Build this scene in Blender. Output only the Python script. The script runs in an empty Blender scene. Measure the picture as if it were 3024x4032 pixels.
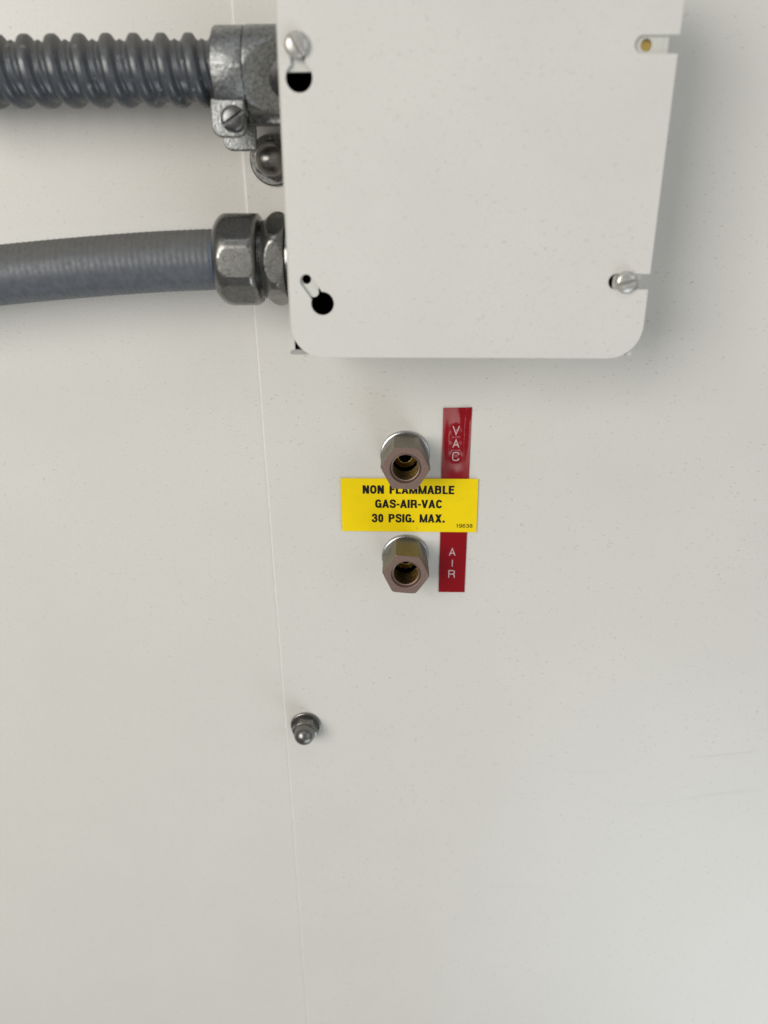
import bpy, bmesh, math, random
from mathutils import Matrix, Vector

scene = bpy.context.scene
col = scene.collection
random.seed(7)
R = math.radians
ZO = 150.0          # mm: height of the coordinate origin above the lower edge of the panel
S = 0.001           # everything below is written in millimetres on the panel

def W(x, z, h=0.0):
    """panel millimetres (right, up, out of the panel) -> world metres"""
    return Vector((x * S, -h * S, (z + ZO) * S))

# ------------------------------------------------------------------ camera
cam_d = bpy.data.cameras.new('camera')
cam = bpy.data.objects.new('camera', cam_d)
col.objects.link(cam)
right = Vector((0.99983176, 0.01834247, 0.0))
up = Vector((-0.00693044, 0.37785481, 0.92583892))
back = right.cross(up).normalized()
up = back.cross(right).normalized()
m = Matrix((right.normalized(), up, back)).transposed().to_4x4()
m.translation = W(0, 300, 247)
cam.matrix_world = m
cam_d.sensor_fit = 'VERTICAL'
cam_d.sensor_height = 36.0
cam_d.sensor_width = 27.0
cam_d.lens = 27.036
cam_d.clip_start = 0.01
cam_d.clip_end = 50.0
cam_d.dof.use_dof = True
cam_d.dof.focus_distance = 0.252
cam_d.dof.aperture_fstop = 9.0
scene.camera = cam

# ------------------------------------------------------------------ world and lamps
world = bpy.data.worlds.new('World')
scene.world = world
world.use_nodes = True
wn = world.node_tree
bgn = wn.nodes['Background']
bgn.inputs['Color'].default_value = (1.0, 0.985, 0.955, 1)
bgn.inputs['Strength'].default_value = 0.18

def area(name, loc, target, sx, sy, power, color):
    l = bpy.data.lights.new(name, 'AREA')
    l.shape = 'RECTANGLE'
    l.size, l.size_y = sx, sy
    l.energy = power
    l.color = color
    o = bpy.data.objects.new(name, l)
    col.objects.link(o)
    o.location = loc
    o.rotation_euler = (Vector(target) - Vector(loc)).to_track_quat('-Z', 'Y').to_euler()
    return o

TG = W(0, 220, 0)
# tall window to the upper left, a second paler window to the right, an added, unseen cool fill overhead
area('window_light', TG + Vector((-0.82, -1.18, 0.38)), TG, 0.75, 0.85, 14.3, (1.0, 0.972, 0.92))
area('far_window_light', TG + Vector((1.15, -0.95, 0.30)), TG, 0.9, 1.1, 3.2, (0.90, 0.955, 1.0))
area('bright_floor_light', TG + Vector((0.78, -0.84, -1.30)), TG, 1.2, 0.8, 9.5, (0.83, 0.92, 1.0))
area('overhead_fill_light', TG + Vector((0.05, -0.75, 1.25)), TG, 1.2, 0.35, 1.6, (0.90, 0.95, 1.0))
area('tape_sheen_light', TG + Vector((0.262, -2.5, -0.715)), W(20, 225), 0.27, 0.20, 0.65, (1.0, 0.97, 0.93))  # added unseen lamp, placed and sized for the sheen on the VAC tape

scene.view_settings.view_transform = 'Standard'
scene.view_settings.look = 'None'
scene.view_settings.exposure = 0.0
scene.view_settings.gamma = 1.0
scene.view_settings.use_curve_mapping = False

# ------------------------------------------------------------------ materials
def nt(name):
    mt = bpy.data.materials.new(name)
    mt.use_nodes = True
    return mt, mt.node_tree, mt.node_tree.nodes['Principled BSDF']

def node(t, typ, **kw):
    n = t.nodes.new(typ)
    for k, v in kw.items():
        if k.startswith('i_'):
            n.inputs[k[2:].replace('_', ' ')].default_value = v
        else:
            setattr(n, k, v)
    return n

def mmcoord(t, scale=(1, 1, 1), loc=(0, 0, 0), rot=(0, 0, 0)):
    tc = node(t, 'ShaderNodeTexCoord')
    mp = node(t, 'ShaderNodeMapping')
    mp.inputs['Scale'].default_value = tuple(1000 * s for s in scale)
    mp.inputs['Location'].default_value = loc
    mp.inputs['Rotation'].default_value = rot
    t.links.new(tc.outputs['Object'], mp.inputs['Vector'])
    return mp.outputs['Vector']

def noise(t, vec, scale, detail=2, rough=0.5, dist=0.0):
    n = node(t, 'ShaderNodeTexNoise')
    n.inputs['Scale'].default_value = scale
    n.inputs['Detail'].default_value = detail
    n.inputs['Roughness'].default_value = rough
    n.inputs['Distortion'].default_value = dist
    t.links.new(vec, n.inputs['Vector'])
    return n.outputs['Fac']

def ramp(t, fac, stops):
    n = node(t, 'ShaderNodeValToRGB')
    e = n.color_ramp.elements
    while len(e) < len(stops):
        e.new(0.5)
    for el, (p, c) in zip(e, stops):
        el.position = p
        el.color = c if len(c) == 4 else (*c, 1)
    t.links.new(fac, n.inputs['Fac'])
    return n.outputs['Color']

def math2(t, op, a, b=None, clamp=False):
    n = node(t, 'ShaderNodeMath', operation=op, use_clamp=clamp)
    for i, v in enumerate((a, b)):
        if v is None:
            continue
        if isinstance(v, (int, float)):
            n.inputs[i].default_value = v
        else:
            t.links.new(v, n.inputs[i])
    return n.outputs[0]

def mix(t, fac, a, b, blend='MIX'):
    n = node(t, 'ShaderNodeMix', data_type='RGBA', blend_type=blend)
    for sock, v in ((n.inputs['Factor'], fac), (n.inputs['A'], a), (n.inputs['B'], b)):
        if isinstance(v, (int, float)):
            sock.default_value = v
        elif isinstance(v, tuple):
            sock.default_value = v if len(v) == 4 else (*v, 1)
        else:
            t.links.new(v, sock)
    return n.outputs['Result']

def bump(t, b, height, strength, dist_mm=0.1):
    n = node(t, 'ShaderNodeBump')
    n.inputs['Strength'].default_value = strength
    n.inputs['Distance'].default_value = dist_mm * S
    t.links.new(height, n.inputs['Height'])
    t.links.new(n.outputs['Normal'], b.inputs['Normal'])

def specks(t, vec, cell, size, density, warp=0.35, seed=0.0):
    """mask of little irregular flecks: one per Voronoi cell, most cells left empty"""
    nz = node(t, 'ShaderNodeTexNoise')
    nz.inputs['Scale'].default_value = 1.7 / cell
    nz.inputs['Detail'].default_value = 2
    t.links.new(vec, nz.inputs['Vector'])
    sub = node(t, 'ShaderNodeVectorMath', operation='SUBTRACT')
    t.links.new(nz.outputs['Color'], sub.inputs[0])
    sub.inputs[1].default_value = (0.5 - seed, 0.5, 0.5)
    scl = node(t, 'ShaderNodeVectorMath', operation='SCALE')
    t.links.new(sub.outputs[0], scl.inputs[0])
    scl.inputs['Scale'].default_value = warp * cell * 3
    add = node(t, 'ShaderNodeVectorMath', operation='ADD')
    t.links.new(vec, add.inputs[0]); t.links.new(scl.outputs[0], add.inputs[1])
    v = node(t, 'ShaderNodeTexVoronoi')
    v.inputs['Scale'].default_value = 1.0 / cell
    t.links.new(add.outputs[0], v.inputs['Vector'])
    sep = node(t, 'ShaderNodeSeparateColor')
    t.links.new(v.outputs['Color'], sep.inputs[0])
    thr = math2(t, 'MULTIPLY', sep.outputs[1], size)
    inside = math2(t, 'DIVIDE', math2(t, 'SUBTRACT', thr, v.outputs['Distance']), 0.06, clamp=True)
    gate = math2(t, 'LESS_THAN', sep.outputs[0], density)
    return math2(t, 'MULTIPLY', inside, gate)

def streak(t, x0, z0, x1, z1, w, br, wob):
    """soft broken scuff or painted reflection between two points of the panel (mm)"""
    L = math.hypot(x1 - x0, z1 - z0)
    a = math.atan2(z1 - z0, x1 - x0)
    tc = node(t, 'ShaderNodeTexCoord')
    mp = node(t, 'ShaderNodeMapping', vector_type='TEXTURE')
    mp.inputs['Location'].default_value = ((x0) * S, 0, (z0 + ZO) * S)
    mp.inputs['Rotation'].default_value = (0, -a, 0)
    mp.inputs['Scale'].default_value = (S, S, S)
    t.links.new(tc.outputs['Object'], mp.inputs['Vector'])
    sx = node(t, 'ShaderNodeSeparateXYZ')
    t.links.new(mp.outputs[0], sx.inputs[0])
    v = math2(t, 'ADD', sx.outputs['Z'], math2(t, 'MULTIPLY', math2(t, 'SUBTRACT', wob, 0.5), w * 6))
    across = math2(t, 'SUBTRACT', 1.0, math2(t, 'DIVIDE', math2(t, 'ABSOLUTE', v), w), clamp=True)
    u = math2(t, 'DIVIDE', sx.outputs['X'], L)
    along = math2(t, 'MULTIPLY', math2(t, 'MULTIPLY', u, math2(t, 'SUBTRACT', 1.0, u)), 4.0, clamp=True)
    along = math2(t, 'MAXIMUM', along, 0.0)
    return math2(t, 'MULTIPLY', math2(t, 'MULTIPLY', across, along), br)

def paint(name, base, rough=0.42, dirt=1.0, streaks=(), cluster=0.02):
    mt, t, b = nt(name)
    vec = mmcoord(t)
    big = noise(t, vec, cluster, 5, 0.6)
    c = mix(t, big, tuple(0.94 * x for x in base), tuple(min(1, 1.05 * x) for x in base))
    grain = noise(t, mmcoord(t, (1, 1, 1.35)), 1.5, 3, 0.8)
    cl = math2(t, 'ADD', math2(t, 'MULTIPLY', math2(t, 'SUBTRACT', big, 0.36), 1.8, clamp=True), 0.45, clamp=True)
    gm = math2(t, 'MULTIPLY', math2(t, 'SUBTRACT', grain, 0.56), 5.0, clamp=True)
    c = mix(t, math2(t, 'MULTIPLY', math2(t, 'MULTIPLY', gm, cl), 0.46 * dirt), c, (0.27, 0.255, 0.22))
    s2 = specks(t, mmcoord(t, (0.75, 1, 1.15), rot=(0, 0.6, 0)), 1.25, 0.27, 0.55, 0.6, 0.3)
    s3 = specks(t, vec, 9.0, 0.040, 0.4, 0.05, 0.7)
    c = mix(t, math2(t, 'MULTIPLY', math2(t, 'MULTIPLY', s2, cl), 0.36 * dirt), c, (0.17, 0.155, 0.13))
    c = mix(t, math2(t, 'MULTIPLY', s3, 0.55 * dirt), c, (0.10, 0.095, 0.085))
    brk = math2(t, 'MULTIPLY', math2(t, 'SUBTRACT', grain, 0.40), 5.0, clamp=True)
    for k, st in enumerate(streaks):
        c = mix(t, math2(t, 'MULTIPLY', streak(t, *st[:5], brk, big), st[5]), c, st[6])
    t.links.new(c, b.inputs['Base Color'])
    rr = ramp(t, big, [(0.2, (rough - 0.03,) * 3), (0.8, (rough + 0.04,) * 3)])
    t.links.new(rr, b.inputs['Roughness'])
    b.inputs['Specular IOR Level'].default_value = 0.45
    bump(t, b, noise(t, vec, 0.7, 2, 0.6), 0.10, 0.12)
    return mt

def metal(name, c0, c1, rough=(0.35, 0.5), grain=1.2, bumpv=0.2, metallic=1.0, dirt=None, aniso=0.0, seed=0.0, bdist=0.1):
    mt, t, b = nt(name)
    vec = mmcoord(t, loc=(seed, seed * 2, 0))
    n1 = noise(t, vec, grain, 3, 0.6)
    n2 = noise(t, vec, 0.22, 4, 0.6)
    c = mix(t, ramp(t, n1, [(0.32, (0, 0, 0)), (0.68, (1, 1, 1))]), c0, c1)
    if dirt:
        f = math2(t, 'MULTIPLY', math2(t, 'SUBTRACT', n2, 0.42), 2.2, clamp=True)
        c = mix(t, math2(t, 'MULTIPLY', f, 0.6), c, dirt)
    t.links.new(c, b.inputs['Base Color'])
    b.inputs['Metallic'].default_value = metallic
    t.links.new(ramp(t, n2, [(0.3, (rough[0],) * 3), (0.7, (rough[1],) * 3)]), b.inputs['Roughness'])
    if aniso:
        b.inputs['Anisotropic'].default_value = aniso
    if bumpv:
        bump(t, b, n1, bumpv, bdist)
    return mt

SC = [(114, 95, 145, 99, 0.9, 0.30, (0.30, 0.28, 0.25)), (112, 74, 150, 79, 1.5, 0.22, (0.34, 0.32, 0.29)),
      (64, 87, 92, 87.5, 0.8, 0.16, (0.33, 0.31, 0.28)), (138, 108, 160, 113, 0.8, 0.25, (0.30, 0.28, 0.25)),
      (88, 69, 118, 73, 1.6, 0.10, (0.36, 0.34, 0.30)), (36, 24, 66, 27, 2.0, 0.10, (0.36, 0.34, 0.30)),
      (-37, 50, -20, 38, 0.5, 0.35, (0.80, 0.80, 0.78))]
M_PANEL = paint('panel_paint', (0.714, 0.692, 0.640), 0.35, 1.0, SC)
M_PANEL_L = paint('panel_paint_door', (0.714, 0.692, 0.640), 0.35, 1.0,
                  [(-112, 45, -74, 5, 1.2, 0.20, (0.78, 0.78, 0.76)), (-90, 16, -62, -30, 1.0, 0.22, (0.78, 0.78, 0.76))])  # pale diagonal bands: reflections in the gloss, painted into the colour
M_LID = paint('cover_paint', (0.712, 0.690, 0.643), 0.40, 0.75, [(-6, 335, 30, 300, 9, 0.10, (0.40, 0.39, 0.36))], 0.03)
M_BOX = paint('box_paint', (0.66, 0.65, 0.60), 0.45, 0.7)
M_INNER = metal('interior_shade', (0.035, 0.035, 0.035), (0.05, 0.05, 0.048), (0.6, 0.8), 1.0, 0.1, 0.2)  # near black colour stands in for shade inside the box and bores
M_SCREW_W = metal('painted_screw', (0.50, 0.49, 0.455), (0.64, 0.63, 0.59), (0.20, 0.36), 1.1, 0.14, 0.45, (0.30, 0.28, 0.245))
M_STEEL = metal('dark_steel', (0.13, 0.13, 0.13), (0.20, 0.20, 0.195), (0.30, 0.42), 1.4, 0.08, 1.0)
M_ZINC = metal('cast_zinc', (0.21, 0.213, 0.21), (0.48, 0.49, 0.49), (0.34, 0.48), 1.3, 0.9, 1.0, (0.13, 0.125, 0.115), bdist=0.2)
M_PLATED = metal('plated_steel', (0.19, 0.187, 0.178), (0.35, 0.345, 0.33), (0.25, 0.38), 2.0, 0.30, 1.0, (0.11, 0.105, 0.095), bdist=0.1)
M_THREAD = metal('connector_thread', (0.20, 0.20, 0.195), (0.28, 0.28, 0.275), (0.18, 0.3), 2.0, 0.05, 1.0)
M_WASHER = metal('bright_washer', (0.40, 0.405, 0.41), (0.52, 0.525, 0.53), (0.22, 0.34), 2.0, 0.06, 1.0)
M_NUT = metal('stainless_nut', (0.20, 0.19, 0.175), (0.28, 0.27, 0.25), (0.30, 0.42), 1.6, 0.05, 1.0, aniso=0.4)
M_NUT_D = metal('dull_nut', (0.19, 0.186, 0.175), (0.28, 0.275, 0.26), (0.28, 0.42), 1.6, 0.12, 1.0, (0.16, 0.155, 0.14))
M_HEX = metal('aged_nickel_flats', (0.115, 0.102, 0.068), (0.26, 0.23, 0.16), (0.40, 0.54), 2.4, 0.45, 0.55, (0.17, 0.14, 0.11), bdist=0.08)
M_FACE = metal('coppery_end_face', (0.245, 0.165, 0.135), (0.33, 0.225, 0.185), (0.42, 0.58), 1.8, 0.10, 0.7, (0.20, 0.14, 0.12), bdist=0.06)
M_BORE = metal('threaded_brass_bore', (0.42, 0.35, 0.19), (0.54, 0.45, 0.25), (0.20, 0.30), 2.0, 0.05, 1.0)
M_BRASS = metal('bright_brass', (0.90, 0.64, 0.17), (0.97, 0.74, 0.26), (0.34, 0.46), 3.0, 0.10, 1.0, bdist=0.05)

def conduit_mat(name, base, rough, dust, blue=0.0, spots=0.0, spec=0.5):
    mt, t, b = nt(name)
    vec = mmcoord(t)
    n1 = noise(t, vec, 0.5, 4, 0.65)
    c = mix(t, ramp(t, n1, [(0.3, (0, 0, 0)), (0.7, (1, 1, 1))]), tuple(0.8 * x for x in base), tuple(1.2 * x for x in base))
    geo = node(t, 'ShaderNodeNewGeometry')
    sx = node(t, 'ShaderNodeSeparateXYZ')
    t.links.new(geo.outputs['True Normal'], sx.inputs[0])
    upf = math2(t, 'MULTIPLY', math2(t, 'SUBTRACT', sx.outputs['Z'], 0.12), 1.5, clamp=True)   # dust settles on upper sides
    dn = math2(t, 'MULTIPLY', math2(t, 'SUBTRACT', noise(t, vec, 1.7, 4, 0.75), 0.30), 2.2, clamp=True)
    df = math2(t, 'MULTIPLY', upf, dn)
    c = mix(t, math2(t, 'MULTIPLY', df, dust), c, (0.19, 0.172, 0.135))
    if spots:
        s = specks(t, vec, 2.2, 0.30, 0.25, 0.5)
        c = mix(t, math2(t, 'MULTIPLY', s, spots), c, (0.42, 0.42, 0.41))
    t.links.new(c, b.inputs['Base Color'])
    r0 = ramp(t, noise(t, vec, 0.8, 4, 0.7), [(0.3, (rough - 0.09,) * 3), (0.7, (rough + 0.16,) * 3)])
    rr = mix(t, df, r0, (0.85, 0.85, 0.85))
    t.links.new(rr, b.inputs['Roughness'])
    b.inputs['Specular IOR Level'].default_value = spec
    bump(t, b, noise(t, vec, 1.5, 4, 0.7), 0.18, 0.12)
    return mt

M_FMC = conduit_mat('dark_grey_ribbed_plastic', (0.056, 0.062, 0.071), 0.29, 0.90, spots=0.40, spec=0.9)
M_LT = conduit_mat('grey_smooth_plastic', (0.104, 0.112, 0.126), 0.42, 0.95, spots=0.0)
mt, t, b = nt('blue_seal'); M_BLUE = mt
b.inputs['Base Color'].default_value = (0.05, 0.22, 0.50, 1); b.inputs['Roughness'].default_value = 0.3

def sticker(name, base, rough, coat, var=0.06):
    mt, t, b = nt(name)
    vec = mmcoord(t)
    n = noise(t, vec, 0.25, 4, 0.6)
    c = mix(t, n, tuple((1 - var) * x for x in base), tuple(min(1, (1 + var) * x) for x in base))
    s = specks(t, vec, 2.6, 0.16, 0.25, 0.3)
    c = mix(t, math2(t, 'MULTIPLY', s, 0.35), c, (0.16, 0.12, 0.05))
    t.links.new(c, b.inputs['Base Color'])
    b.inputs['Roughness'].default_value = rough
    b.inputs['Coat Weight'].default_value = coat
    b.inputs['Coat Roughness'].default_value = 0.08
    bump(t, b, noise(t, vec, 1.2, 2), 0.03, 0.05)
    return mt
M_YEL = sticker('yellow_vinyl', (0.96, 0.70, 0.0), 0.5, 0.0)
M_YEL.node_tree.nodes['Principled BSDF'].inputs['Specular IOR Level'].default_value = 0.22
M_RED = sticker('red_embossing_tape', (0.27, 0.002, 0.008), 0.13, 0.0)
M_SEAM_LIT = sticker('lit_seam_edge', (0.78, 0.775, 0.74), 0.5, 0.0, 0.14)
M_EDGE = sticker('label_edge', (0.62, 0.60, 0.55), 0.6, 0.0)
mt, t, b = nt('black_ink'); M_INK = mt
b.inputs['Base Color'].default_value = (0.006, 0.006, 0.005, 1); b.inputs['Roughness'].default_value = 0.55; b.inputs['Specular IOR Level'].default_value = 0.25
mt, t, b = nt('stress_whitened_letter'); M_EMB = mt
vec = mmcoord(t)
t.links.new(mix(t, noise(t, vec, 2.5, 3), (0.55, 0.36, 0.38), (0.80, 0.68, 0.68)), b.inputs['Base Color'])
b.inputs['Roughness'].default_value = 0.45

# ------------------------------------------------------------------ builders
def thing(name, label, cat, x, z, h=0, group=None):
    o = bpy.data.objects.new(name, None)
    o.empty_display_size = 0.005
    col.objects.link(o)
    o.location = W(x, z, h)
    o['label'] = label
    o['category'] = cat
    if group:
        o['group'] = group
    return o

def root_loc(o):
    v = Vector((0, 0, 0))
    while o:
        v += o.location
        o = o.parent
    return v

def finish(name, me, mats, parent, sharp=32):
    for mm in (mats if isinstance(mats, (list, tuple)) else [mats]):
        me.materials.append(mm)
    if sharp:
        for p in me.polygons:
            p.use_smooth = True
        me.set_sharp_from_angle(angle=R(sharp))
        for p in me.polygons:                       # faces parallel to the panel stay truly flat
            if abs(p.normal.y) > 0.9995:
                p.use_smooth = False
    o = bpy.data.objects.new(name, me)
    col.objects.link(o)
    if parent:
        o.parent = parent
    return o

def mk(name, pts, faces, mats, parent=None, mi=None, sharp=32, weld=True):
    """pts in panel mm (x, z, h); mi = material index per face"""
    off = root_loc(parent) if parent else Vector((0, 0, 0))
    bm = bmesh.new()
    vs = [bm.verts.new(W(*p) - off) for p in pts]
    for k, f in enumerate(faces):
        try:
            fc = bm.faces.new([vs[i] for i in f])
            if mi:
                fc.material_index = mi[k]
        except ValueError:
            pass
    if weld:
        bmesh.ops.remove_doubles(bm, verts=bm.verts, dist=1e-7)
    bmesh.ops.recalc_face_normals(bm, faces=bm.faces)
    me = bpy.data.meshes.new(name)
    bm.to_mesh(me)
    bm.free()
    return finish(name, me, mats, parent, sharp)

def lathe(prof, c, axis='h', n=72, rmod=None, phase=0.0, mats_idx=None, close0=True, close1=True):
    """prof = [(a, r)] along the axis. axis 'h': centre (x, z), a = h. axis 'x': centre (z, h), a = x.
    rmod(phi, a, r) -> r. returns pts, faces, mi"""
    pts, faces, mi = [], [], []
    for a, r in prof:
        for k in range(n):
            ph = 2 * math.pi * k / n
            rr = rmod(ph, a, r) if rmod else r
            u, v = rr * math.cos(ph + phase), rr * math.sin(ph + phase)
            if axis == 'h':
                pts.append((c[0] + u, c[1] + v, a))
            else:
                pts.append((a, c[0] + v, c[1] + u))      # phi = 0 faces out of the panel, +90 deg is up
    for i in range(len(prof) - 1):
        for k in range(n):
            k2 = (k + 1) % n
            faces.append((i * n + k, i * n + k2, (i + 1) * n + k2, (i + 1) * n + k))
            mi.append(mats_idx[i] if mats_idx else 0)
    if close0:
        faces.append(tuple(range(n))); mi.append(mats_idx[0] if mats_idx else 0)
    if close1:
        b0 = (len(prof) - 1) * n
        faces.append(tuple(b0 + k for k in range(n))); mi.append(mats_idx[-1] if mats_idx else 0)
    return pts, faces, mi

def poly(nsides, apothem, soft=0.0):
    """radius limiter: regular polygon with a flat centred on phi = 0"""
    st = 2 * math.pi / nsides
    def f(ph, a, r):
        q = (ph + st / 2) % st - st / 2
        lim = apothem / math.cos(q)
        if soft:
            # smooth minimum keeps the flat's border slightly rolled
            hh = max(0.0, min(1.0, 0.5 + 0.5 * (lim - r) / soft))
            return lim * (1 - hh) + r * hh - soft * hh * (1 - hh)
        return min(r, lim)
    return f

def plate(name, contours, h0, h1, mats, parent, bev=0.12, sharp=40, bevres=2):
    """flat sheet with holes from closed contours [(x, z)], between heights h0 and h1"""
    cu = bpy.data.curves.new(name, 'CURVE')
    cu.dimensions = '2D'
    cu.fill_mode = 'BOTH'
    for ct in contours:
        sp = cu.splines.new('POLY')
        sp.points.add(len(ct) - 1)
        for p, (x, z) in zip(sp.points, ct):
            p.co = (x, z, 0, 1)
        sp.use_cyclic_u = True
    cu.extrude = (h1 - h0) / 2 - bev
    cu.bevel_depth = bev
    cu.bevel_resolution = bevres
    cu.offset = -bev
    tmp = bpy.data.objects.new(name + '_c', cu)
    col.objects.link(tmp)
    me = bpy.data.meshes.new_from_object(tmp.evaluated_get(bpy.context.evaluated_depsgraph_get()))
    bpy.data.objects.remove(tmp)
    bpy.data.curves.remove(cu)
    off = root_loc(parent) if parent else Vector((0, 0, 0))
    hm = (h0 + h1) / 2
    for v in me.vertices:
        x, z, q = v.co
        v.co = W(x, z, hm + q) - off
    bm = bmesh.new(); bm.from_mesh(me)
    bmesh.ops.remove_doubles(bm, verts=bm.verts, dist=1e-7)
    bmesh.ops.recalc_face_normals(bm, faces=bm.faces)
    bm.to_mesh(me); bm.free()
    me.name = name
    me.materials.clear()
    return finish(name, me, mats, parent, sharp)

def arc(cx, cz, r, a0, a1, n=10):
    return [(cx + r * math.cos(R(a0 + (a1 - a0) * k / n)), cz + r * math.sin(R(a0 + (a1 - a0) * k / n))) for k in range(n + 1)]

def rrect(x0, z0, x1, z1, r, n=6):
    """r = radius or (bl, br, tr, tl)"""
    rs = r if isinstance(r, tuple) else (r,) * 4
    p = []
    p += arc(x0 + rs[0], z0 + rs[0], rs[0], 180, 270, n)
    p += arc(x1 - rs[1], z0 + rs[1], rs[1], 270, 360, n)
    p += arc(x1 - rs[2], z1 - rs[2], rs[2], 0, 90, n)
    p += arc(x0 + rs[3], z1 - rs[3], rs[3], 90, 180, n)
    return p

def circle(cx, cz, r, n=40):
    return [(cx + r * math.cos(2 * math.pi * k / n), cz + r * math.sin(2 * math.pi * k / n)) for k in range(n)]

def keyhole(c1, R1, c2, w):
    """round hole c1 of radius R1 with a round-ended slot of half width w reaching c2"""
    ax = Vector((c2[0] - c1[0], c2[1] - c1[1])); L = ax.length; ax.normalize()
    base = math.degrees(math.atan2(ax.y, ax.x))
    a = math.degrees(math.asin(w / R1))
    return arc(c1[0], c1[1], R1, base + a, base + 360 - a, 40) + arc(c2[0], c2[1], w, base - 90, base + 90, 16)

def screw_head(name, c, h0, r, dome, slot_w, slot_d, ang, mat, parent):
    """round slotted head, slot at angle ang (degrees)"""
    pts, faces = [], []
    nu, nv = 28, 8
    ca, sa = math.cos(R(ang)), math.sin(R(ang))
    rim = 0.45 * dome
    def hgt(u, v):
        q = min(1.0, (u * u + v * v) / (r * r))
        return h0 + rim + (dome - rim) * math.sqrt(max(0.0, 1 - q ** 1.25))
    def add(u, v, h):
        pts.append((c[0] + u * ca - v * sa, c[1] + u * sa + v * ca, h)); return len(pts) - 1
    w = slot_w / 2
    ue = math.sqrt(r * r - w * w)
    fl = h0 + dome - slot_d
    for s in (1, -1):
        g = []
        for i in range(nu + 1):
            u = -ue * math.cos(math.pi * i / nu)
            vm = math.sqrt(max(0, r * r - u * u))
            row = []
            for j in range(nv + 1):
                tt = 1 - (1 - j / nv) ** 1.7
                v = w + (vm - w) * tt
                row.append(add(u, s * v, hgt(u, v)))
            g.append(row)
        for i in range(nu):
            for j in range(nv):
                faces.append((g[i][j], g[i + 1][j], g[i + 1][j + 1], g[i][j + 1]))
        low = [add(-ue * math.cos(math.pi * i / nu), s * w, min(fl, hgt(-ue * math.cos(math.pi * i / nu), w))) for i in range(nu + 1)]
        out = [add(pu, 0, 0) for pu in ()]
        for i in range(nu):
            faces.append((g[i][0], g[i + 1][0], low[i + 1], low[i]))
        rimlow = []
        for i in range(nu + 1):
            u = -ue * math.cos(math.pi * i / nu)
            rimlow.append(add(u, s * math.sqrt(max(0, r * r - u * u)), h0))
        for i in range(nu):
            faces.append((g[i][nv], g[i + 1][nv], rimlow[i + 1], rimlow[i]))
        if s == 1:
            l1 = low
        else:
            for i in range(nu):
                faces.append((l1[i], l1[i + 1], low[i + 1], low[i]))
    return mk(name, pts, faces, mat, parent, sharp=38)

def box_pts(x0, x1, z0, z1, h0, h1):
    return [(x0, z0, h0), (x1, z0, h0), (x1, z1, h0), (x0, z1, h0), (x0, z0, h1), (x1, z0, h1), (x1, z1, h1), (x0, z1, h1)]
BF = [(0, 1, 2, 3), (4, 5, 6, 7), (0, 1, 5, 4), (1, 2, 6, 5), (2, 3, 7, 6), (3, 0, 4, 7)]

# ------------------------------------------------------------------ the setting: two painted sheets
FIT = [(2.56, 220.2), (3.1, 182.5)]
def seam_x(z):
    return -46.73 + (350.2 - z) * 0.01336
right_ct = [(330, -150), (330, 470)] + [(seam_x(z) + 0.10 * math.sin(z * 0.021) + 0.05 * math.sin(z * 0.13 + 1), z) for z in range(470, -151, -10)]
right_ct = right_ct[::-1]
o = plate('wall', [right_ct] + [circle(x, z, 4.0) for x, z in FIT], -2.0, 0.0, [M_PANEL, M_SEAM_LIT], None, bev=0.70, bevres=5)
for pl in o.data.polygons:                  # light caught by the lapped edge, put in as a paler colour
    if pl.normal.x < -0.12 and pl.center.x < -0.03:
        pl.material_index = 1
o['kind'] = 'structure'
o['label'] = 'off white painted sheet metal panel right of the vertical seam'
left_ct = [(-330, -150), (seam_x(-150) + 3, -150), (seam_x(470) + 3, 470), (-330, 470)]
o = plate('wall', [left_ct], -4.0, -2.02, M_PANEL_L, None, bev=0.1)
for v in o.data.vertices:
    v.co.y -= 0.00127           # this sheet lies a little behind the right one's face
o['kind'] = 'structure'
o['label'] = 'off white painted sheet metal panel left of the vertical seam'

# ------------------------------------------------------------------ junction box
jb = thing('junction_box', 'off white square metal junction box with keyhole slotted cover above the fittings', 'junction box', 17.4, 261, 0)
# body: open shell
XL, XR, ZB, ZT, WT, HF = -28.9, 62.3, 261.05, 352.6, 1.15, 39.15
pts = box_pts(XL, XR, ZB, ZT, 0.15, HF) + box_pts(XL + WT, XR - WT, ZB + WT, ZT - WT, 1.6, HF)
faces = [(0, 1, 2, 3), (0, 1, 5, 4), (1, 2, 6, 5), (2, 3, 7, 6), (3, 0, 4, 7),
         (8, 9, 10, 11), (8, 9, 13, 12), (9, 10, 14, 13), (10, 11, 15, 14), (11, 8, 12, 15),
         (4, 5, 13, 12), (5, 6, 14, 13), (6, 7, 15, 14), (7, 4, 12, 15)]
mi = [0, 0, 0, 0, 0, 1, 1, 1, 1, 1, 0, 0, 0, 0]
mk('box_body', pts, faces, [M_BOX, M_INNER], jb, mi, sharp=30)
# turned-in lip of the bottom wall, its raw corner peeps out behind the rounded cover corner
plate('lip', [rrect(XL - 0.15, 260.9, -20.0, 262.25, 0.25)], 37.6, 39.2, M_SCREW_W, jb, bev=0.15)
plate('lip', [rrect(52.0, 260.95, 61.2, 262.2, 0.3)], 37.6, 39.2, M_SCREW_W, jb, bev=0.15)
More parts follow.
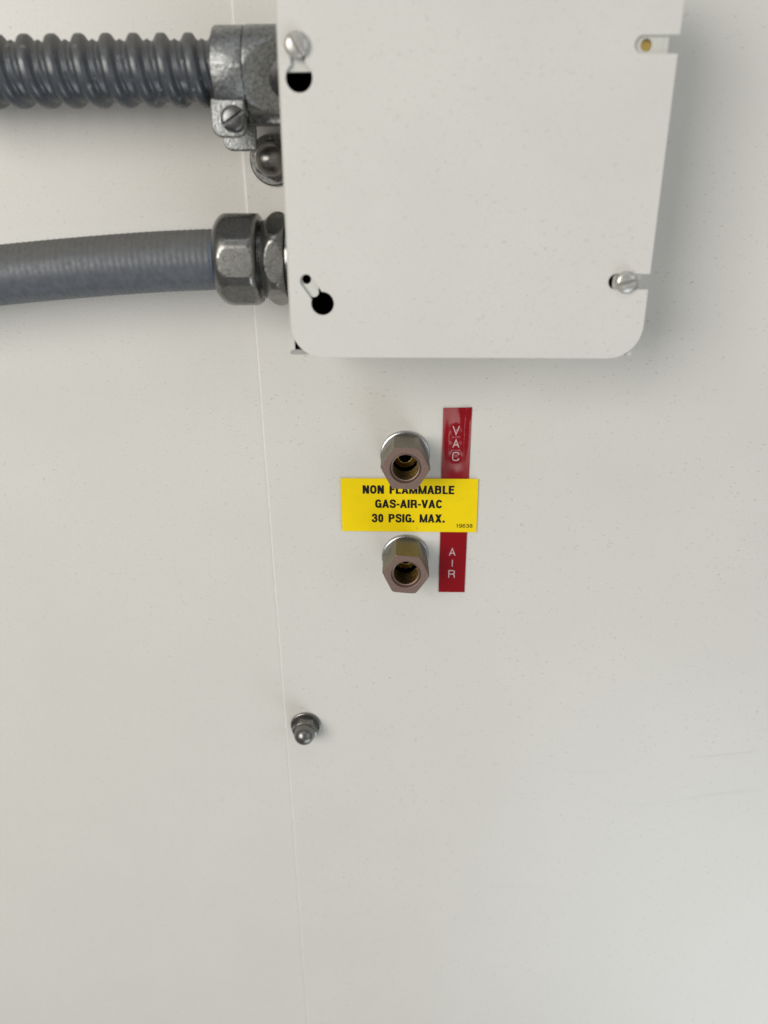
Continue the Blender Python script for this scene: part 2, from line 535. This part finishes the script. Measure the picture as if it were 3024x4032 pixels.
# mounting tabs the cover screws into
tb = []
tb.append(plate('mounting_tab', [rrect(XL + 0.6, 327.7, -17.0, 341, (0.8, 2.0, 1, 1)), circle(-24.2, 333.0, 1.2, 24)], 37.8, 39.1, M_BOX, jb))
tb.append(plate('mounting_tab', [rrect(XL + 0.6, 275.9, -20.9, 288, (1.5, 1.3, 1, 1)), circle(-24.0, 280.4, 1.2, 24)], 37.8, 39.1, M_BOX, jb))
tb.append(plate('mounting_tab', [rrect(50.0, 327.0, XR - 0.4, 341, 1.0), circle(57.3, 333.0, 1.35, 24)], 37.8, 39.1, M_BOX, jb))
tb.append(plate('mounting_tab', [rrect(55.5, 274.0, XR - 0.4, 287, 1.0), circle(58.4, 280.0, 1.2, 24)], 37.8, 39.1, M_BOX, jb))
# threaded brass insert seen through the empty upper right slot
p, f, q = lathe([(37.7, 1.75), (30.0, 1.75), (30.0, 0.3), (34.0, 0.95), (36.2, 1.12), (36.5, 0.98), (36.8, 1.12), (37.1, 0.98), (37.4, 1.12), (37.7, 1.2)], (57.3, 333.0), 'h', 28, close0=False)
mk('threaded_insert', p, f, M_BRASS, tb[2])
# cover plate
LX0, LX1, LZ0, LZ1 = -28.4, 64.55, 260.25, 353.4
ct = arc(LX0 + 8.2, LZ0 + 8.2, 8.2, 180, 270, 16)
ct += arc(LX1 - 8.6, LZ0 + 8.6, 8.6, 270, 360, 16)
for zc, xc, rr in ((280.05, 55.95, 1.88), (333.0, 56.25, 1.86)):
    ct += [(LX1, zc - rr)] + [(2 * xc - x, z) for x, z in arc(xc, zc, rr, -90, 90, 14)] + [(LX1, zc + rr)]
ct += arc(LX1 - 8.0, LZ1 - 8.0, 8.0, 0, 90, 12) + arc(LX0 + 7, LZ1 - 7, 7, 90, 180, 12)
cover = plate('cover_plate', [ct, keyhole((-23.9, 326.4), 3.15, (-24.2, 333.0), 1.65), keyhole((-19.9, 274.4), 2.95, (-23.95, 280.1), 1.62)],
              39.25, 40.15, M_LID, jb, bev=0.22, bevres=3)
screw_head('cover_screw', (-24.2, 333.0), 40.2, 2.85, 1.9, 0.85, 1.0, -56, M_SCREW_W, jb)
screw_head('cover_screw', (58.4, 280.0), 40.2, 2.75, 1.8, 0.85, 1.0, 15, M_SCREW_W, jb)

# ------------------------------------------------------------------ ribbed conduit and its clamp connector
def ribbed():
    ax_z, ax_h, pitch = 330.5, 20.0, 7.02
    n = 84
    x0, x1, dx = -132.0, -45.5, 0.26
    nx = int((x1 - x0) / dx)
    pts, faces = [], []
    def prof(s):                      # s in 0..1 along one pitch
        s %= 1.0
        big = math.exp(-((s - 0.32) / 0.250) ** 4)
        small = 0.55 * math.exp(-((s - 0.79) / 0.085) ** 2)
        return 6.70 + 1.85 * max(big, 0) + small
    for i in range(nx + 1):
        x = x0 + i * dx
        sag = 0.00035 * min(0, x + 60) ** 2 * -0.25
        for k in range(n):
            ph = 2 * math.pi * k / n
            s = (x + pitch * (ph / (2 * math.pi)) + 5.43) / pitch
            r = prof(s)
            pts.append((x, ax_z + sag + r * math.sin(ph), ax_h + r * math.cos(ph)))
    for i in range(nx):
        for k in range(n):
            k2 = (k + 1) % n
            faces.append((i * n + k, i * n + k2, (i + 1) * n + k2, (i + 1) * n + k))
    return pts, faces
p, f = ribbed()
o = mk('ribbed_conduit', p, f, M_FMC, None, sharp=75)
o['label'] = 'dark grey corrugated flexible conduit with coarse spiral ribs, the upper of two'
o['category'] = 'conduit'

cc = thing('clamp_connector', 'rough cast zinc clamp connector holding the ribbed conduit at the box', 'connector', -38, 330.5, 0)
CZ, CH, RO, RI = 330.5, 20.0, 10.15, 8.6
# strap round the conduit
def band(x0, x1, ro, ri, a0, a1, n=64, bev=0.45):
    prof = [(x0, ri), (x0, ro - bev), (x0 + 0.25 * bev, ro - 0.3 * bev), (x0 + bev, ro), (x1 - bev, ro), (x1 - 0.25 * bev, ro - 0.3 * bev), (x1, ro - bev), (x1, ri)]
    pts, faces = [], []
    m_ = len(prof)
    for k in range(n + 1):
        a = R(a0 + (a1 - a0) * k / n)
        for x, r in prof:
            pts.append((x, CZ + r * math.sin(a), CH + r * math.cos(a)))
    for k in range(n):
        for j in range(m_):
            j2 = (j + 1) % m_
            faces.append((k * m_ + j, k * m_ + j2, (k + 1) * m_ + j2, (k + 1) * m_ + j))
    faces.append(tuple(range(m_))); faces.append(tuple(n * m_ + j for j in range(m_)))
    return pts, faces
p, f = band(-47.1, -39.3, RO, RI, -47, 232)
mk('strap', p, f, M_ZINC, cc, sharp=35)
ear = plate('clamp_ear', [rrect(-48.4, 314.5, -39.6, 323.6, (2.6, 2.6, 0.4, 0.4))], 24.0, 26.8, M_ZINC, cc, bev=0.5, bevres=3)
plate('clamp_ear', [rrect(-48.2, 312.0, -39.3, 323.0, (2.4, 0.9, 0.4, 0.4))], 11.8, 14.6, M_ZINC, cc, bev=0.5, bevres=3)
screw_head('clamp_screw', (-42.7, 318.8), 26.8, 3.15, 1.9, 0.95, 1.15, 31, M_STEEL, cc)
p, f, q = lathe([(10.0, 1.7), (24.2, 1.7)], (-42.7, 318.8), 'h', 20)
mk('screw_shank', p, f, M_STEEL, cc)
# hub with a slanting flat cast into its lower front
A, B, C_ = Vector((-39.6, 324.6, 28.3)), Vector((-32.4, 336.4, 28.6)), Vector((-31.5, 320.6, 21.5))
nrm = (B - A).cross(C_ - A).normalized()
if nrm.z < 0:
    nrm = -nrm
def cut(ph, a, r):
    dz, dh = math.sin(ph), math.cos(ph)
    den = nrm.y * dz + nrm.z * dh
    num = nrm.dot(A) - nrm.x * a - nrm.y * CZ - nrm.z * CH
    if den > 1e-4:
        return min(r, num / den)
    return r
prof = [(-39.25, 8.4), (-39.25, 9.9), (-39.05, 10.2), (-38.6, 10.3)] + [(-39.1 + 0.5 * k, 10.3) for k in range(2, 20)] + [(-28.95, 10.3)]
p, f, q = lathe(prof, (CZ, CH), 'x', 144, cut, close0=False)
mk('hub', p, f, M_ZINC, cc, sharp=30)
p, f, q = lathe([(-41.5, 7.6), (-28.95, 7.6)], (CZ, 18.5), 'x', 48)
mk('throat', p, f, M_STEEL, cc)
plate('saddle', [rrect(-41.0, 318.2, -28.95, 321.6, (0.3, 0.3, 0.3, 0.3))], 12.2, 16.6, M_ZINC, cc, bev=0.5, bevres=3)

# ------------------------------------------------------------------ smooth conduit and its compression connector
def tube(path, r, n=56, rib=None, step=0.4):
    # path: list of (x, z, h) -> smooth by Catmull-Rom
    P = [Vector(q) for q in path]
    P = [2 * P[0] - P[1]] + P + [2 * P[-1] - P[-2]]
    line = []
    for i in range(1, len(P) - 2):
        ns = max(2, int((P[i + 1] - P[i]).length / step))
        for k in range(ns):
            tt = k / ns
            a, b_, c_, d_ = P[i - 1], P[i], P[i + 1], P[i + 2]
            line.append(0.5 * ((2 * b_) + (c_ - a) * tt + (2 * a - 5 * b_ + 4 * c_ - d_) * tt * tt + (3 * b_ - a - 3 * c_ + d_) * tt ** 3))
    line.append(P[-2])
    pts, faces = [], []
    s = 0.0
    for i, q in enumerate(line):
        tn = (line[min(i + 1, len(line) - 1)] - line[max(i - 1, 0)]).normalized()
        if i:
            s += (q - line[i - 1]).length
        e1 = Vector((0, 0, 1)); e1 = (e1 - tn * e1.dot(tn)).normalized()
        e2 = e1.cross(tn).normalized()
        if e2.y < 0:
            e2 = -e2
        for k in range(n):
            ph = 2 * math.pi * k / n
            rr = r + (rib(s, ph) if rib else 0)
            pts.append(tuple(q + e1 * rr * math.cos(ph) + e2 * rr * math.sin(ph)))
    for i in range(len(line) - 1):
        for k in range(n):
            k2 = (k + 1) % n
            faces.append((i * n + k, i * n + k2, (i + 1) * n + k2, (i + 1) * n + k))
    return pts, faces
p, f = tube([(-150, 275.3, 20.5), (-132, 277.6, 20.3), (-114, 279.5, 20), (-92, 281.5, 20), (-70, 283.1, 20), (-51.5, 283.9, 20), (-44, 284.0, 20)], 8.2,
            rib=lambda s, ph: 0.050 * math.sin(2 * math.pi * s / 1.75 + ph))
o = mk('smooth_conduit', p, f, M_LT, None, sharp=60)
o['label'] = 'smooth grey liquid tight conduit bending in from the left, the lower of two'
o['category'] = 'conduit'

lc = thing('compression_connector', 'dull steel compression connector with octagonal domed nut on the smooth conduit', 'connector', -40, 284, 0)
LZ, LH = 284.0, 20.0
prof = [(-50.7, 8.3), (-50.9, 8.9)]
for k in range(1, 13):
    a = math.pi / 2 * k / 12
    prof.append((-50.9 + 4.9 * (1 - math.cos(a)), 8.9 + 3.85 * math.sin(a)))
prof += [(-45.7 + 0.6 * k, 12.75) for k in range(0, 10)] + [(-39.9, 12.7), (-39.4, 12.4), (-38.75, 11.7), (-38.6, 11.2), (-38.6, 9.6)]
p, f, q = lathe(prof, (LZ, LH), 'x', 192, poly(8, 12.15, 0.08), close0=False, close1=False)
mk('gland_nut', p, f, M_PLATED, lc, sharp=40)
p, f, q = lathe([(-51.15, 8.22), (-51.2, 8.5), (-50.9, 8.6), (-50.6, 8.4)], (LZ - 0.05, LH), 'x', 64, close0=False, close1=False)
mk('seal_ring', p, f, M_BLUE, lc)
prof = [(-40.0, 9.6), (-39.2, 10.1)]
for k in range(3):
    x = -38.9 + 0.55 * k
    prof += [(x, 10.15), (x + 0.2, 10.5), (x + 0.36, 10.5), (x + 0.5, 10.1)]
prof += [(-37.2, 10.35), (-36.9, 10.6)]
p, f, q = lathe(prof, (LZ, LH), 'x', 96, close0=False, close1=False)
mk('thread', p, f, M_THREAD, lc)
prof = [(-37.4, 9.0), (-37.3, 10.5), (-36.9, 10.75), (-36.5, 11.05), (-36.0, 11.5), (-35.4, 12.0), (-34.8, 12.35), (-34.2, 12.55), (-33.4, 12.62), (-32.6, 12.5), (-32.0, 12.25), (-31.4, 11.8), (-31.0, 11.3), (-30.8, 10.4)]
pr2 = []
for (a0, r0), (a1, r1) in zip(prof, prof[1:]):
    pr2 += [(a0, r0), ((a0 + a1) / 2, (r0 + r1) / 2)]
pr2.append(prof[-1])
p, f, q = lathe(pr2, (LZ, LH), 'x', 192, poly(6, 11.35, 0.12), close0=False)
mk('hex_body', p, f, M_PLATED, lc, sharp=30)
p, f, q = lathe([(-31.2, 10.2), (-30.6, 11.0), (-28.95, 11.2), (-28.95, 9)], (LZ, LH), 'x', 72)
mk('sealing_washer', p, f, M_THREAD, lc)

# ------------------------------------------------------------------ cap nuts
def cap_nut(name, label, x, z, rw, ap, tip, rot, wmat, nmat, wt=1.3, hexh=4.4):
    t_ = thing(name, label, 'nut', x, z, 0, 'domed cap nuts on the panel')
    p, f, q = lathe([(0.02, 1.0), (0.02, rw - 0.15), (0.35, rw), (wt - 0.45, rw), (wt - 0.15, rw - 0.12), (wt, rw - 0.42), (wt, 1.0)], (x, z), 'h', 72)
    mk('washer', p, f, wmat, t_, sharp=28)
    hexr = poly(6, ap)
    ro = ap / math.cos(R(30))
    p, f, q = lathe([(wt - 0.05, ap * 0.9), (wt, ro - 0.35), (wt + 0.35, ro), (hexh - 0.1, ro), (hexh + 0.25, ap + 0.32), (hexh + 0.45, ap - 0.12), (hexh + 0.5, ap - 0.5)], (x, z), 'h', 96, hexr, phase=R(rot))
    hx = mk('hex_nut', p, f, nmat, t_, sharp=28)
    rd = ap - 0.35
    prof = [(hexh + 0.2, rd)]
    for k in range(0, 16):
        a = math.pi / 2 * k / 15
        prof.append((hexh + 0.5 + (tip - hexh - 0.5) * math.sin(a), max(0.02, rd * (1 - math.sin(a) ** 2.6) ** 0.55)))
    p, f, q = lathe(prof, (x, z), 'h', 64, close0=False)
    mk('dome', p, f, nmat, t_, sharp=50)
    return t_
cap_nut('cap_nut', 'large bright domed cap nut with washer tucked against the junction box side', -36.7, 310.3, 7.05, 4.95, 10.0, 3, M_PLATED, M_NUT)
cap_nut('cap_nut', 'small dull domed cap nut with round washer alone near the seam low down', -35.1, 108.9, 5.95, 4.35, 10.0, 22, M_NUT_D, M_NUT_D, 1.0, 4.6)

# ------------------------------------------------------------------ hose fittings
def fitting(name, label, x, z, rot):
    t_ = thing(name, label, 'pipe fitting', x, z, 0, 'threaded hose fittings in the panel')
    p, f, q = lathe([(0.13, 4.1), (0.13, 8.1), (0.35, 8.35), (1.1, 8.35), (1.35, 8.2), (1.5, 7.8), (1.5, 4.1)], (x, z), 'h', 96, close0=False, close1=False)
    mk('washer', p, f, M_WASHER, t_, sharp=28)
    ap = 6.9
    ro = ap / math.cos(R(30))
    prof = [(1.5, 4.2), (1.5, ro - 0.25), (1.75, ro), (14.55, ro), (14.72, ro - 0.12), (15.0, 7.5), (15.02, 7.2), (15.02, 5.15), (14.9, 5.0)]
    p, f, q = lathe(prof, (x, z), 'h', 192, poly(6, ap), phase=R(rot), mats_idx=[0, 0, 0, 1, 1, 1, 1, 1], close0=False, close1=False)
    mk('hex_body', p, f, [M_HEX, M_FACE], t_, q, sharp=22)
    prof = [(14.9, 5.0), (14.1, 4.62), (13.85, 4.55), (13.7, 4.25)]
    h = 13.7
    idx = [1, 1, 1]
    for k in range(6):
        prof += [(h - 0.60, 4.30), (h - 0.70, 5.2), (h - 1.33, 5.2), (h - 1.40, 4.25)]
        idx += [0, 0, 0, 0]
        h -= 1.40
    prof += [(h - 0.1, 5.35), (0.95, 5.35)]
    idx += [0, 0]
    p, f, q = lathe(prof, (x, z), 'h', 96, mats_idx=idx, close0=False, close1=False)
    mk('bore_thread', p, f, [M_BORE, M_FACE], t_, q, sharp=24)
    p, f, q = lathe([(0.9, 5.4), (0.9, 4.5), (1.0, 4.35), (2.0, 2.45), (1.95, 2.3), (-26, 2.2), (-26, 0.05)], (x, z), 'h', 72,
                    mats_idx=[0, 0, 0, 0, 1, 1], close0=False)
    mk('seat', p, f, [M_BRASS, M_INNER], t_, q, sharp=24)
    return t_
fitting('hose_fitting', 'hexagonal threaded fitting beside VAC tape, its rim overlapping the yellow label', FIT[0][0], FIT[0][1], 30 - 2.2)
fitting('hose_fitting', 'hexagonal threaded fitting below the yellow label, left of the AIR tape', FIT[1][0], FIT[1][1], 30 - 4.8)

# ------------------------------------------------------------------ labels
def stroke(P, th, closed=False):
    """ribbon polygons along a centre line with mitred joints"""
    P = [Vector(q) for q in P]
    n = len(P)
    L, Rr = [], []
    for i in range(n):
        if closed:
            d0, d1 = (P[i] - P[i - 1]).normalized(), (P[(i + 1) % n] - P[i]).normalized()
        else:
            d0 = (P[i] - P[i - 1]).normalized() if i else (P[1] - P[0]).normalized()
            d1 = (P[i + 1] - P[i]).normalized() if i < n - 1 else d0
        tn = (d0 + d1).normalized()
        k = th / 2 / max(0.4, tn.dot(d0))
        nn = Vector((-tn.y, tn.x)) * k
        L.append(P[i] + nn); Rr.append(P[i] - nn)
    out = []
    for i in range(n if closed else n - 1):
        j = (i + 1) % n
        out.append([L[i], Rr[i], Rr[j], L[j]])
    return out
def quad(xb0, xb1, xt0, xt1, y0=0.0, y1=1.0):
    return [[Vector((xb0, y0)), Vector((xb1, y0)), Vector((xt1, y1)), Vector((xt0, y1))]]
def bar(x0, x1, y0, y1):
    return quad(x0, x1, x0, x1, y0, y1)
def oval(x0, x1, y0, y1, a0=0, a1=360, n=28, e=0.80):
    cx, cy, rx, ry = (x0 + x1) / 2, (y0 + y1) / 2, (x1 - x0) / 2, (y1 - y0) / 2
    pts = []
    for k in range(n + 1):
        a = R(a0 + (a1 - a0) * k / n)
        c, q = math.cos(a), math.sin(a)
        pts.append((cx + rx * math.copysign(abs(c) ** e, c), cy + ry * math.copysign(abs(q) ** e, q)))
    return pts
def glyph_bold(ch, t=0.262):
    b, k = t * 0.80, t / 2
    if ch == 'N': return 0.72, bar(0, t, 0, 1) + bar(0.72 - t, 0.72, 0, 1) + quad(0.70 - t * 1.05, 0.72, 0, t * 1.1)
    if ch in 'O0':
        w = 0.74 if ch == 'O' else 0.63
        return w, stroke(oval(k, w - k, k * 0.85, 1 - k * 0.85)[:-1], t * 0.94, True)
    if ch == 'F': return 0.60, bar(0, t, 0, 1) + bar(t, 0.60, 1 - b, 1) + bar(t, 0.55, 0.43, 0.43 + b)
    if ch == 'L': return 0.58, bar(0, t, 0, 1) + bar(t, 0.58, 0, b)
    if ch == 'E': return 0.62, bar(0, t, 0, 1) + bar(t, 0.62, 1 - b, 1) + bar(t, 0.57, 0.42, 0.42 + b) + bar(t, 0.62, 0, b)
    if ch == 'A': return 0.80, quad(0, t * 1.02, 0.285, 0.515) + quad(0.80 - t * 1.02, 0.80, 0.285, 0.515) + bar(0.20, 0.60, 0.19, 0.19 + b * 0.9)
    if ch == 'V': return 0.78, quad(0.275, 0.505, 0, t * 1.02) + quad(0.275, 0.505, 0.78 - t * 1.02, 0.78)
    if ch == 'M': return 0.92, bar(0, t * 0.92, 0, 1) + bar(0.92 - t * 0.92, 0.92, 0, 1) + quad(0.36, 0.56, 0.01, 0.225) + quad(0.36, 0.56, 0.695, 0.91)
    if ch == 'I': return t, bar(0, t, 0, 1)
    if ch == 'X': return 0.80, quad(0, t * 1.15, 0.80 - t * 1.15, 0.80) + quad(0.80 - t * 1.15, 0.80, 0, t * 1.15)
    if ch == '-': return 0.40, bar(0.03, 0.37, 0.30, 0.30 + b)
    if ch == '.': return t, bar(0, t, 0, t)
    if ch in 'BPR':
        w = 0.72
        g = bar(0, t, 0, 1)
        lo = 0.46 if ch == 'B' else 0.38
        g += stroke([(t, 1 - b / 2), (0.42, 1 - b / 2)] + oval(w - 0.52 - k, w - k, lo + b / 2, 1 - b / 2, 80, -80, 14) + [(0.42, lo + b / 2), (t, lo + b / 2)], b * 1.12)
        if ch == 'B':
            g += stroke([(t, lo + b / 2), (0.44, lo + b / 2)] + oval(w - 0.50 - k, w - k + 0.02, b / 2, lo + b / 2, 80, -80, 14) + [(0.44, b / 2), (t, b / 2)], b * 1.12)
        if ch == 'R':
            g += stroke([(0.34, 0.46), (0.50, 0.42), (0.575, 0.33), (0.60, 0.14), (0.65, 0.0)], t * 0.95)
        return w + (0.05 if ch == 'B' else 0.02), g
    if ch in 'CG':
        w = 0.74
        g = stroke(oval(k, w - k, k * 0.85, 1 - k * 0.85, 28, 332, 30), t * 0.94)
        if ch == 'G':
            g += bar(0.40, w, 0.36, 0.36 + b) + bar(w - t * 0.75, w, 0.0, 0.40)
        return w, g
    if ch == 'S':
        return 0.70, stroke([(0.60, 0.66), (0.585, 0.79), (0.51, 0.875), (0.35, 0.91), (0.19, 0.875), (0.115, 0.775), (0.125, 0.665), (0.22, 0.585), (0.38, 0.525), (0.53, 0.455), (0.60, 0.345), (0.59, 0.215), (0.51, 0.125), (0.35, 0.09), (0.18, 0.125), (0.11, 0.21), (0.095, 0.34)], t * 0.88)
    if ch == '3':
        return 0.64, stroke([(0.10, 0.68), (0.12, 0.80), (0.20, 0.88), (0.32, 0.91), (0.45, 0.875), (0.515, 0.78), (0.50, 0.64), (0.42, 0.56), (0.26, 0.535)], t * 0.88) + \
            stroke([(0.26, 0.535), (0.44, 0.50), (0.535, 0.40), (0.545, 0.27), (0.48, 0.14), (0.32, 0.09), (0.17, 0.125), (0.10, 0.215), (0.085, 0.34)], t * 0.88)
    return 0.45, []
def glyph_thin(ch, t=0.155):
    w, k = 0.60, 0.0625
    if ch == '1': return 0.50, bar(0.24, 0.24 + t, 0, 1) + stroke([(0.05, 0.74), (0.20, 0.78), (0.29, 0.97)], t * 0.85)
    if ch == '3': return w, stroke([(0.08, 0.74), (0.13, 0.87), (0.29, 0.94), (0.45, 0.88), (0.50, 0.75), (0.44, 0.60), (0.25, 0.55)], t) + stroke([(0.25, 0.55), (0.45, 0.50), (0.53, 0.38), (0.52, 0.22), (0.42, 0.09), (0.26, 0.06), (0.11, 0.13), (0.06, 0.28)], t)
    if ch == '8': return w, stroke(oval(0.10, w - 0.10, 0.54, 0.94, n=18, e=0.9)[:-1], t, True) + stroke(oval(k, w - k, 0.06, 0.54, n=18, e=0.9)[:-1], t, True)
    top = [(0.53, 0.76), (0.47, 0.89), (0.31, 0.94), (0.15, 0.87), (0.075, 0.66), (0.065, 0.40)]
    g = stroke(top, t) + stroke(oval(k, w - k, 0.06, 0.60, n=18, e=0.9)[:-1], t, True)
    if ch == '9':
        g = [[Vector((w - v.x, 1 - v.y)) for v in q] for q in g]
    return w, g
def text_part(name, s_, x0, x1, z0, z1, h, mat, parent, fn, gap, space):
    polys, cur = [], 0.0
    for ch in s_:
        if ch == ' ':
            cur += space
            continue
        w_, g = fn(ch)
        if ch in 'AV-':
            cur -= gap * 0.5
        for q in g:
            polys.append([(v.x + cur, v.y) for v in q])
        cur += w_ + gap - (gap * 0.5 if ch in 'AV-' else 0)
    xs = [v[0] for q in polys for v in q]
    mn, mx = min(xs), max(xs)
    pts, faces = [], []
    for k, q in enumerate(polys):
        b0 = len(pts)
        for (u, v) in q:
            pts.append((x0 + (u - mn) / (mx - mn) * (x1 - x0), z0 + v * (z1 - z0), h + 0.0008 * (k % 9)))
        faces.append(tuple(range(b0, b0 + len(q))))
    o = mk(name, pts, faces, mat, parent, sharp=0, weld=False)
    return o

yl = thing('warning_label', 'yellow warning label with black capitals about non flammable gas', 'label', 4.2, 192, 0)
yc = [(-19.3, 211.7), (27.5, 211.75), (27.75, 192.0), (-19.15, 192.1)]
plate('backing', [yc[::-1]], 0.46, 0.62, M_YEL, yl, bev=0.03, bevres=1)
text_part('lettering', 'NON FLAMMABLE', -11.85, 19.5, 206.15, 209.25, 0.63, M_INK, yl, glyph_bold, 0.08, 0.52)
text_part('lettering', 'GAS-AIR-VAC', -7.6, 15.5, 200.95, 204.05, 0.63, M_INK, yl, glyph_bold, 0.08, 0.52)
text_part('lettering', '30 PSIG. MAX.', -8.8, 16.55, 195.55, 198.7, 0.63, M_INK, yl, glyph_bold, 0.08, 0.52)
text_part('lettering', '19638', 20.55, 26.3, 193.72, 195.12, 0.63, M_INK, yl, glyph_thin, 0.12, 0.4)

def tape(name, label, x0, x1, z0, z1, letters, bulge, shear=0.0, emb=0.13):
    """embossing tape: slightly cockled strip with raised letters"""
    t_ = thing(name, label, 'label tape', (x0 + x1) / 2, z0, 0, 'red embossed label tapes')
    nu, nv = 44, int(44 * (z1 - z0) / (x1 - x0))
    T = 0.22
    def hg(x, z):
        h = 0.08
        for (g, lx, lz, lw, lh) in letters:
            d2 = ((x - lx) / 1.75) ** 2 + ((z - lz) / 1.7) ** 2
            h += emb * math.exp(-d2 ** 1.4)
        for (bx, bz, sx_, sz_, amp) in bulge:
            h += amp * math.exp(-(((x - bx) / sx_) ** 2 + ((z - bz) / sz_) ** 2))
        return h
    pts, faces, mi = [], [], []
    for lay in (0, 1):
        for j in range(nv + 1):
            z = z0 + (z1 - z0) * j / nv
            for i in range(nu + 1):
                u = i / nu
                x = x0 + (x1 - x0) * u
                zz = z + shear * (u - 0.5) * (j / nv)
                pts.append((x, zz, (0.005 if lay == 0 else hg(x, z) + T)))
    N = (nu + 1) * (nv + 1)
    for j in range(nv):
        for i in range(nu):
            a = j * (nu + 1) + i
            faces.append((N + a, N + a + 1, N + a + nu + 2, N + a + nu + 1))
    def ring():
        r_ = [i for i in range(nu)] + [j * (nu + 1) + nu for j in range(nv)]
        r_ += [nv * (nu + 1) + nu - i for i in range(nu)] + [(nv - j) * (nu + 1) for j in range(nv)]
        return r_
    rg = ring()
    for k in range(len(rg)):
        a, b_ = rg[k], rg[(k + 1) % len(rg)]
        faces.append((a, b_, N + b_, N + a))
    mk('strip', pts, faces, M_RED, t_, sharp=60)
    glyph = {
        'V': [[(-1, 1), (0, -1), (1, 1)]],
        'A': [[(-1, -1), (0, 1), (1, -1)], [(-0.68, -0.36), (0.68, -0.36)]],
        'C': [[(1, 0.45), (0.8, 0.85), (0.4, 1), (-0.45, 1), (-0.85, 0.8), (-1, 0.4), (-1, -0.4), (-0.85, -0.8), (-0.45, -1), (0.4, -1), (0.8, -0.85), (1, -0.45)]],
        'I': [[(0, 1), (0, -1)]],
        'R': [[(-1, -1), (-1, 1), (0.45, 1), (0.85, 0.85), (1, 0.5), (0.85, 0.12), (0.45, 0.0), (-1, 0.0)], [(0.35, 0.0), (0.85, -0.25), (1.0, -0.6), (1.0, -1)]],
    }
    for (g, lx, lz, lw, lh) in letters:
        pts, faces = [], []
        for line in glyph[g]:
            P = [Vector((lx + a * lw / 2, lz + b_ * lh / 2)) for a, b_ in line]
            base = len(pts)
            sec = [(-0.20, 0.0), (-0.15, 0.09), (-0.06, 0.13), (0.06, 0.13), (0.15, 0.09), (0.20, 0.0)]
            ms = len(sec)
            for i, q in enumerate(P):
                d0 = (P[i] - P[i - 1]).normalized() if i else (P[1] - P[0]).normalized()
                d1 = (P[i + 1] - P[i]).normalized() if i < len(P) - 1 else d0
                tn = (d0 + d1).normalized()
                k_ = 1 / max(0.45, tn.dot(d0))
                nn = Vector((-tn.y, tn.x))
                hb = hg(q.x, q.y) + T - 0.02
                for w_, hh in sec:
                    v = q + nn * w_ * k_
                    pts.append((v.x, v.y, hb + hh))
            for i in range(len(P) - 1):
                for j in range(ms - 1):
                    a = base + i * ms + j
                    faces.append((a, a + 1, a + ms + 1, a + ms))
            faces.append(tuple(base + j for j in range(ms)))
            faces.append(tuple(base + (len(P) - 1) * ms + j for j in range(ms)))
        mk('letter', pts, faces, M_EMB, t_, sharp=50, weld=False)
    return t_
tape('label_tape', 'red embossed tape reading VAC, shiny, right of the upper fitting', 14.95, 24.33, 204.0, 236.4,
     [('V', 19.4, 228.75, 2.1, 2.9), ('A', 19.5, 224.15, 2.0, 2.7), ('C', 19.6, 219.65, 2.1, 2.8)],
     [(22.8, 236.8, 1.6, 3.0, 0.35), (22.2, 228, 0.9, 7.0, 0.16), (17.0, 225, 0.9, 5.0, 0.10), (20.0, 214, 2.0, 2.5, 0.06), (24.6, 236.6, 2.5, 2.5, -0.05)], 0.25)
tape('label_tape', 'red embossed tape reading AIR, duller, right of the lower fitting', 15.18, 24.53, 168.2, 203.6,
     [('A', 19.6, 184.2, 2.0, 2.7), ('I', 19.75, 179.85, 0.01, 2.7), ('R', 19.65, 175.5, 2.0, 2.8)],
     [(20.5, 188.0, 3.0, 3.0, 0.03)], 0.0, 0.04)
